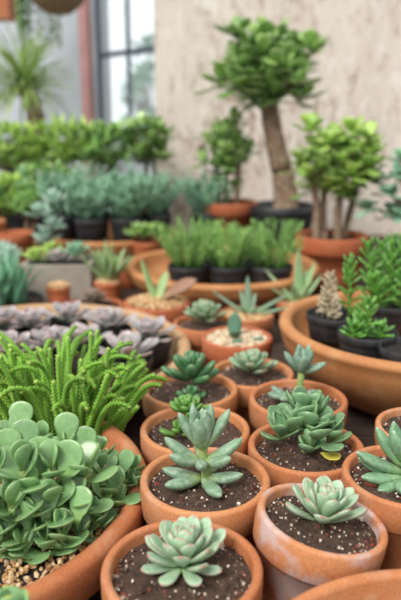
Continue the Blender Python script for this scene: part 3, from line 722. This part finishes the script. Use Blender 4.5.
# big tree in black pot
P = pt(283, 204, .20); rg = random.Random(97)
t = thing('potted_jade_tree', 'tallest jade tree with thick bare trunk in big black pot', 'potted tree', (P.x, P.y, TZ))
m = MB(); m.lathe(nursery_profile(.125, .22), 48); m.build('pot', BLK, t)
m = MB(); disc(m, .115, .195, .002, rg); m.build('soil', DSOIL, t)
Y = P.y; cz = zat(68, Y)-TZ; cx = xat(264, 68, Y)-P.x; tx = xat(270, 110, Y)-P.x; tz = zat(112, Y)-TZ
m0 = (xat(282, 170, Y)-P.x, 0, zat(170, Y)-TZ)
bush(t, (cx+.008, 0, cz-.012), (.160, .13, .125), 112, rg, .074, .046, BJADE, [((.01, 0, .18), m0, .052, .040), (m0, (tx, 0, tz), .040, .034), ((tx, 0, tz), (cx+.01, 0, cz+.02), .034, .02), ((tx, 0, tz), (cx-.08, 0, cz), .024, .014), ((tx, 0, tz+.01), (cx+.09, 0, cz), .024, .014)], 9, tr=.022)
# blue-green on right edge
rg = random.Random(94)
t = thing('potted_shrub', 'blue-green leafy shrub overhanging at the right edge of the photo', 'potted plant', (.70, 2.0, TZ))
m = MB(); m.lathe(nursery_profile(.10, .17), 40); m.build('pot', BLK, t); m = MB(); disc(m, .093, .15, .001, rg, 6, 28); m.build('soil', DSOIL, t)
bush(t, (-.05, 0, zat(190, 2.0)-TZ), (.13, .12, .12), 60, rg, .034, .024, GREYW if False else BLUEG, [((0, 0, .15), (-.04, 0, .26), .012, .009)], 9, T=.007)
# shrubs left
def leafy(xy, label, crown_px, rad, mat, seed, n=40, L=.05, W=.026, potD=.14, potH=.13, black=True, per=8, group='leafy shrubs at the back left', prof=OBOV):
    rg = random.Random(seed)
    t = thing('potted_shrub', label, 'potted plant', (*xy, TZ), group)
    m = MB()
    m.lathe(nursery_profile(potD/2, potH) if black else pot_profile(potD/2, potH), 40); m.build('pot', BLK if black else TC2, t)
    m = MB(); disc(m, potD/2*.87, potH*.85, .001, rg, 6, 28); m.build('soil', DSOIL, t)
    cz = zat(crown_px[1], xy[1])-TZ; cx = xat(crown_px[0], crown_px[1], xy[1])-xy[0]
    bush(t, (cx, 0, cz), rad, n, rg, L, W, mat, [((0, 0, potH*.8), (cx*.7, 0, cz-rad[2]*.5), .011, .008), ((.01, .01, potH*.8), (cx*.7+.03, 0.01, cz-rad[2]*.4), .010, .007)], per, prof=prof)
leafy((-.235, 2.86), 'bushy jade shrub right under the window, beside the wall edge', (147, 145), (.10, .10, .12), BJADE, 101, 62, .05, .028)
leafy((-.44, 2.84), 'mid-green leafy shrub below the left part of the window', (104, 148), (.12, .1, .10), MIDG, 102, 66, .055, .022)
leafy((-.66, 2.86), 'lime green narrow-leaved shrub below the pale grey wall', (66, 148), (.13, .1, .10), LIME, 103, 80, .07, .016, prof=LINEAR)
leafy((-.90, 2.84), 'lime green shrub at the back left corner under the spiky tree', (14, 152), (.14, .1, .12), LIME, 104, 80, .06, .02)
leafy((-.80, 2.52), 'yellowish green leafy plant at the left edge, in front of the lime shrubs', (8, 198), (.12, .09, .09), LIME, 105, 60, .045, .022, potD=.12, potH=.1)
leafy((-.62, 2.66), 'dark mid-green low plant left of the blue-green plants', (46, 184), (.10, .08, .08), MIDG, 106, 60, .04, .02, potD=.12, potH=.1)
leafy((-.66, 2.44), 'small rounded green cushion plant among terracotta pots at far left', (29, 204), (.05, .05, .045), FEATH, 107, 90, .03, .009, potD=.10, potH=.09, black=False)
# grassy tree (ponytail)
rg = random.Random(110)
t = thing('potted_palm', 'spiky fountain-shaped tree with thick brown trunk at upper left', 'potted tree', (-.95, 3.25, -.8))
m = MB(); m.lathe(pot_profile(.17, .6), 40); m.build('pot', TC2, t)
m = MB(); disc(m, .14, .56, .001, rg, 6, 28); m.build('soil', DSOIL, t)
cz = zat(84, 3.25)+.8; cx = xat(24, 84, 3.25)+.95
m = MB(); m.tube([(0, 0, .55), (.03, 0, .9), (cx+.05, 0, cz-.15), (cx, 0, cz-.02)], [.075, .06, .045, .035], 12); m.build('trunk', BARK, t)
m = MB()
for i in range(230):
    a = rg.random()*6.28; u = rg.random()
    leaf(m, (cx, 0, cz+rg.uniform(-.04, .02)), a, R(-15+100*u), rg.uniform(.20, .34), .013, .003, LINEAR, -rg.uniform(.3, 1.1), .1, seg=7, ring=4, rg=rg)
m.build('foliage', GRASSY, t)

# ================================================================ MIDDLE LEFT CLUTTER
t = NT('cement'); t.col(t.mix(t.ramp(t.noise(14, 5), [(.3, W0), (.7, W1)]), S(150, 142, 132), S(172, 164, 152))); t.rough(.9); CEM = t.m
t = thing('cement_planter', 'grey rectangular cement planter with yellow-green and dusky succulents', 'planter', (-.41, 1.86, TZ))
m = MB(); hx, hy, h, w_ = .10, .075, .135, .014
m.box(-hx, hx, -hy, -hy+w_, 0, h); m.box(-hx, hx, hy-w_, hy, 0, h); m.box(-hx, -hx+w_, -hy+w_, hy-w_, 0, h); m.box(hx-w_, hx, -hy+w_, hy-w_, 0, h); m.box(-hx+w_, hx-w_, -hy+w_, hy-w_, 0, .02)
m.build('planter_box', CEM, t, smooth=False)
m = MB(); m.box(-hx+w_, hx-w_, -hy+w_, hy-w_, .02, h-.012); m.build('soil', DSOIL, t, smooth=False)
rg = random.Random(120)
m = MB(); rosette(m, (-.065, -.01, h), 22, .05, .025, .02, .006, R(5), R(75), SPAT, .3, .12, .015, .006, rg); rosette(m, (-.03, .03, h+.01), 18, .045, .025, .02, .006, R(5), R(75), SPAT, .3, .12, .015, .006, rg); m.build('yellow_green_rosettes', LIME, t)
m = MB(); rosette(m, (-.005, -.02, h), 20, .045, .02, .022, .006, R(5), R(75), SPAT, .3, .12, .015, .006, rg); m.build('dusky_rosette', PURP, t)
m = MB(); rosette(m, (.05, 0, h+.01), 22, .055, .025, .022, .006, R(5), R(75), SPAT, .3, .12, .02, .006, rg); m.build('pale_rosette', BLUEG, t)
# tray with blue upright blades
t = thing('plant_tray', 'black plastic tray pot with upright blue-green blades at the left edge', 'potted plant', (-.51, 1.66, TZ))
m = MB(); m.lathe(nursery_profile(.092, .075), 48); m.build('pot', BLK, t)
m = MB(); disc(m, .085, .06, .001, rg, 6, 28); m.build('soil', SOIL, t)
m = MB()
for i in range(44): leaf(m, (rg.uniform(-.05, .04), rg.uniform(-.03, .03), .06), rg.random()*6.28, R(rg.uniform(62, 88)), rg.uniform(.09, .155), .022, .006, LINEAR, rg.uniform(-.35, .1), .2, rg=rg)
m.build('blades', BLADEB, t)
t = thing('plant_tray', 'black pot with second clump of blue-green blades, cut by the left edge', 'potted plant', (-.69, 1.76, TZ))
m = MB(); m.lathe(nursery_profile(.09, .075), 48); m.build('pot', BLK, t)
m = MB(); disc(m, .083, .06, .001, rg, 6, 28); m.build('soil', SOIL, t)
m = MB()
for i in range(40): leaf(m, (rg.uniform(-.05, .05), rg.uniform(-.03, .03), .06), rg.random()*6.28, R(rg.uniform(55, 88)), rg.uniform(.09, .16), .022, .006, LINEAR, rg.uniform(-.5, .1), .2, rg=rg)
m.build('blades', BLADEB, t)
# small gravel pot
t, sz, rg = potted(0, 0, .075, .066, 'tiny terracotta pot topped with gravel in front of the cement planter', 121, TC4, xy=(-.385, 1.705), soil='tan', depth=.03)
# dusky saucer
t, sz, rg = potted(0, 0, .038, .158, 'low terracotta saucer pot with dusky brown rosette behind the left bowl', 122, TC4, xy=(-.283, 1.66), soil='plain', taper=.8, rimh=.2, depth=.06)
m = MB(); rosette(m, (0, 0, sz+.012), 30, .045, .02, .02, .007, R(5), R(80), POINTY, .3, .1, .02, .006, rg); m.build('rosette', DROS, t)
# aloe pot
t, sz, rg = potted(0, 0, .07, .08, 'small terracotta pot with upright mid-green aloe blades behind the dusky saucer', 123, TC4, xy=(-.262, 1.79), soil='tan')
m = MB()
for i in range(16): leaf(m, (0, 0, sz), i*GA, R(rg.uniform(38, 82)), rg.uniform(.09, .13), .024, .008, LINEAR, .1, .2, rg=rg)
m.build('blades', PALG, t)
# empty terracotta pots
def empty_pot(x, y, D, H, label, mat=TC4, grp='empty terracotta pots at the back left', z=TZ, rot=0):
    o = MB(); o.lathe(pot_profile(D/2, H), 48); ob = o.build('terracotta_pot', mat, None, (x, y, z)); tag(ob, label, 'pot', grp); return ob
empty_pot(-.33, 2.04, .10, .095, 'empty terracotta pot behind the right end of the cement planter')
empty_pot(-.235, 2.07, .09, .085, 'smallest empty terracotta pot, left of the middle bowl')
empty_pot(-.43, 2.01, .10, .08, 'empty terracotta pot behind the middle of the cement planter', TC2)
empty_pot(-.625, 2.17, .12, .165, 'tall empty terracotta pot at the far left, nearer of the two', TC4)
empty_pot(-.75, 2.27, .13, .19, 'tall empty terracotta pot at the far left, farther of the two', TC2)
# pale broken pot lying
t, sz, rg = potted(0, 0, .115, .09, 'small terracotta pot with leafy green plant between the far and middle bowls', 125, TC4, xy=(-.185, 2.17), soil='plain')
m = MB(); 
for cx, cy in ((0, 0), (.03, .01), (-.03, 0)): rosette(m, (cx, cy, sz+.02), 14, .06, .03, .026, .006, R(5), R(75), OBOV, .3, .12, .02, .006, rg, rg.random()*6)
m.build('leaves', BJADE, t)
# grey-white plants
for i, (x, y, h, w_) in enumerate(((-.575, 1.97, .10, 'low pot of pale grey-green fleshy leaves behind the upright blue blades'), (-.50, 2.13, .14, 'taller pale grey-white succulent standing left of the far bowl'), (-.70, 1.98, .10, 'pale grey-green fleshy plant at the left edge'))):
    t, sz, rg = potted(0, 0, h-.02+TZ, .11, w_, 130+i, TC2, xy=(x, y), soil='plain', group='pale grey-green succulents at back left')
    m = MB()
    for q in range(4): 
        zz = sz+.03+.035*q*(i == 1)+.008*q; rosette(m, (rg.uniform(-.03, .03), rg.uniform(-.03, .03), zz), 12, .055, .03, .024, .009, R(0), R(75), BOAT, .3, .1, .02, .005, rg, rg.random()*6)
    m.tube([(0, 0, sz-.01), (0, 0, zz)], [.008, .006], 7)
    m.build('leaves', GREYW, t)
# hanging basket + wooden board upper left
rg = random.Random(140)
t = NT('woven_cane'); wv = t.n.new('ShaderNodeTexWave'); wv.inputs['Scale'].default_value = 30; wv.inputs['Distortion'].default_value = 3; wv.bands_direction = 'Z'; t.link(t.tc.outputs['Object'], wv.inputs['Vector'])
t.col(t.ramp(wv.outputs['Fac'], [(0, S(92, 68, 48)), (1, S(158, 128, 98))])); t.rough(.8); CANE = t.m
Y = 3.5; bx_ = xat(58, 5, Y); bz_ = zat(15, Y)
t = thing('hanging_basket', 'brown woven hanging basket at the top left', 'basket', (bx_, Y, bz_))
m = MB(); m.lathe([(.001, 0), (.06, .006), (.12, .05), (.15, .11), (.155, .17), (.145, .17), (.14, .11), (.11, .06), (.05, .02), (.001, .016)], 40); m.build('basket', CANE, t)
m = MB()
for k in range(3):
    a = k*2*PI/3; m.tube([(.15*math.cos(a), .15*math.sin(a), .17), (.0, .0, .75)], [.004, .004], 6)
m.tube([(0, 0, .74), (0, 0, 1.05)], [.004, .004], 6)
m.build('hanger', CANE, t)
m = MB(); disc(m, .13, .14, .002, rg, 6, 28); m.build('soil', DSOIL, t)
m = MB()
for i in range(26):
    a = R(150)+rg.uniform(-.9, .9); pts = [(.10*math.cos(a), .10*math.sin(a), .15), (.16*math.cos(a), .16*math.sin(a), .17), (.19*math.cos(a), .19*math.sin(a), .06), (.19*math.cos(a)+rg.uniform(-.02, .02), .19*math.sin(a), -rg.uniform(.05, .16))]
    m.tube(pts, [.002]*4, 4)
    for q in range(22):
        u = rg.random()*2.99; k_ = int(u); p = Vector(pts[k_]).lerp(Vector(pts[k_+1]), u-k_)
        leaf(m, p, rg.random()*6.28, rg.uniform(-.8, .5), .03, .018, .003, OBOV, -.2, .1, seg=4, ring=4, rg=rg)
m.build('trailing_vine', MIDG, t)
WHT = NT('bokeh_white'); WHT.col(S(244, 246, 244)); WHT.rough(.5)  # white clusters added to imitate bright bokeh discs beside the vine
m = MB()
for i in range(9):
    a = R(150)+rg.uniform(-.7, .9); z = rg.uniform(-.12, .16); c_ = (.19*math.cos(a), .19*math.sin(a)-.03, z)
    for q in range(5): leaf(m, c_, q*1.257, .3, .022, .018, .003, OBOV, -.2, .1, seg=4, ring=4, rg=rg)
m.build('bokeh_spots', WHT.m, t)
t = NT('warm_board'); t.col(t.mix(t.ramp(t.noise(7, 5), [(.3, W0), (.7, W1)]), S(178, 104, 64), S(196, 124, 82))); t.rough(.6)
Y = 3.7
m = MB(); m.box(-.28, .0, -.08, .08, -.2, .30); o = m.build('wooden_box', t.m, None, (xat(13, 10, Y), Y, zat(20, Y)+.2), False)
tag(o, 'orange-brown wooden box high in the top left corner', 'box')
rope = MB(); rope.tube([(-.14, 0, .30), (-.14, 0, .9)], [.005, .005], 6); rope.build('hanger', CANE, o)
# roof beam carrying both
t = NT('beam_wood'); t.col(S(168, 132, 104)); t.rough(.7)
m = MB(); m.box(-3, 1.0, 3.44, 3.76, zat(22, 3.5)+1.04, zat(22, 3.5)+1.14); struct(m.build('trim_2', t.m, smooth=False))
# tree outdoors beyond the window
rg = random.Random(150)
t = thing('tree', 'pale hazy tree outside the window', 'tree', (-.75, 9.0, -.8))
bush(t, (.0, 0, 1.6), (.22, .4, .7), 40, rg, .2, .12, BLUEG, [((0, 0, 0), (.0, 0, 1.2), .06, .04)], 8, T=.01, tr=.05)
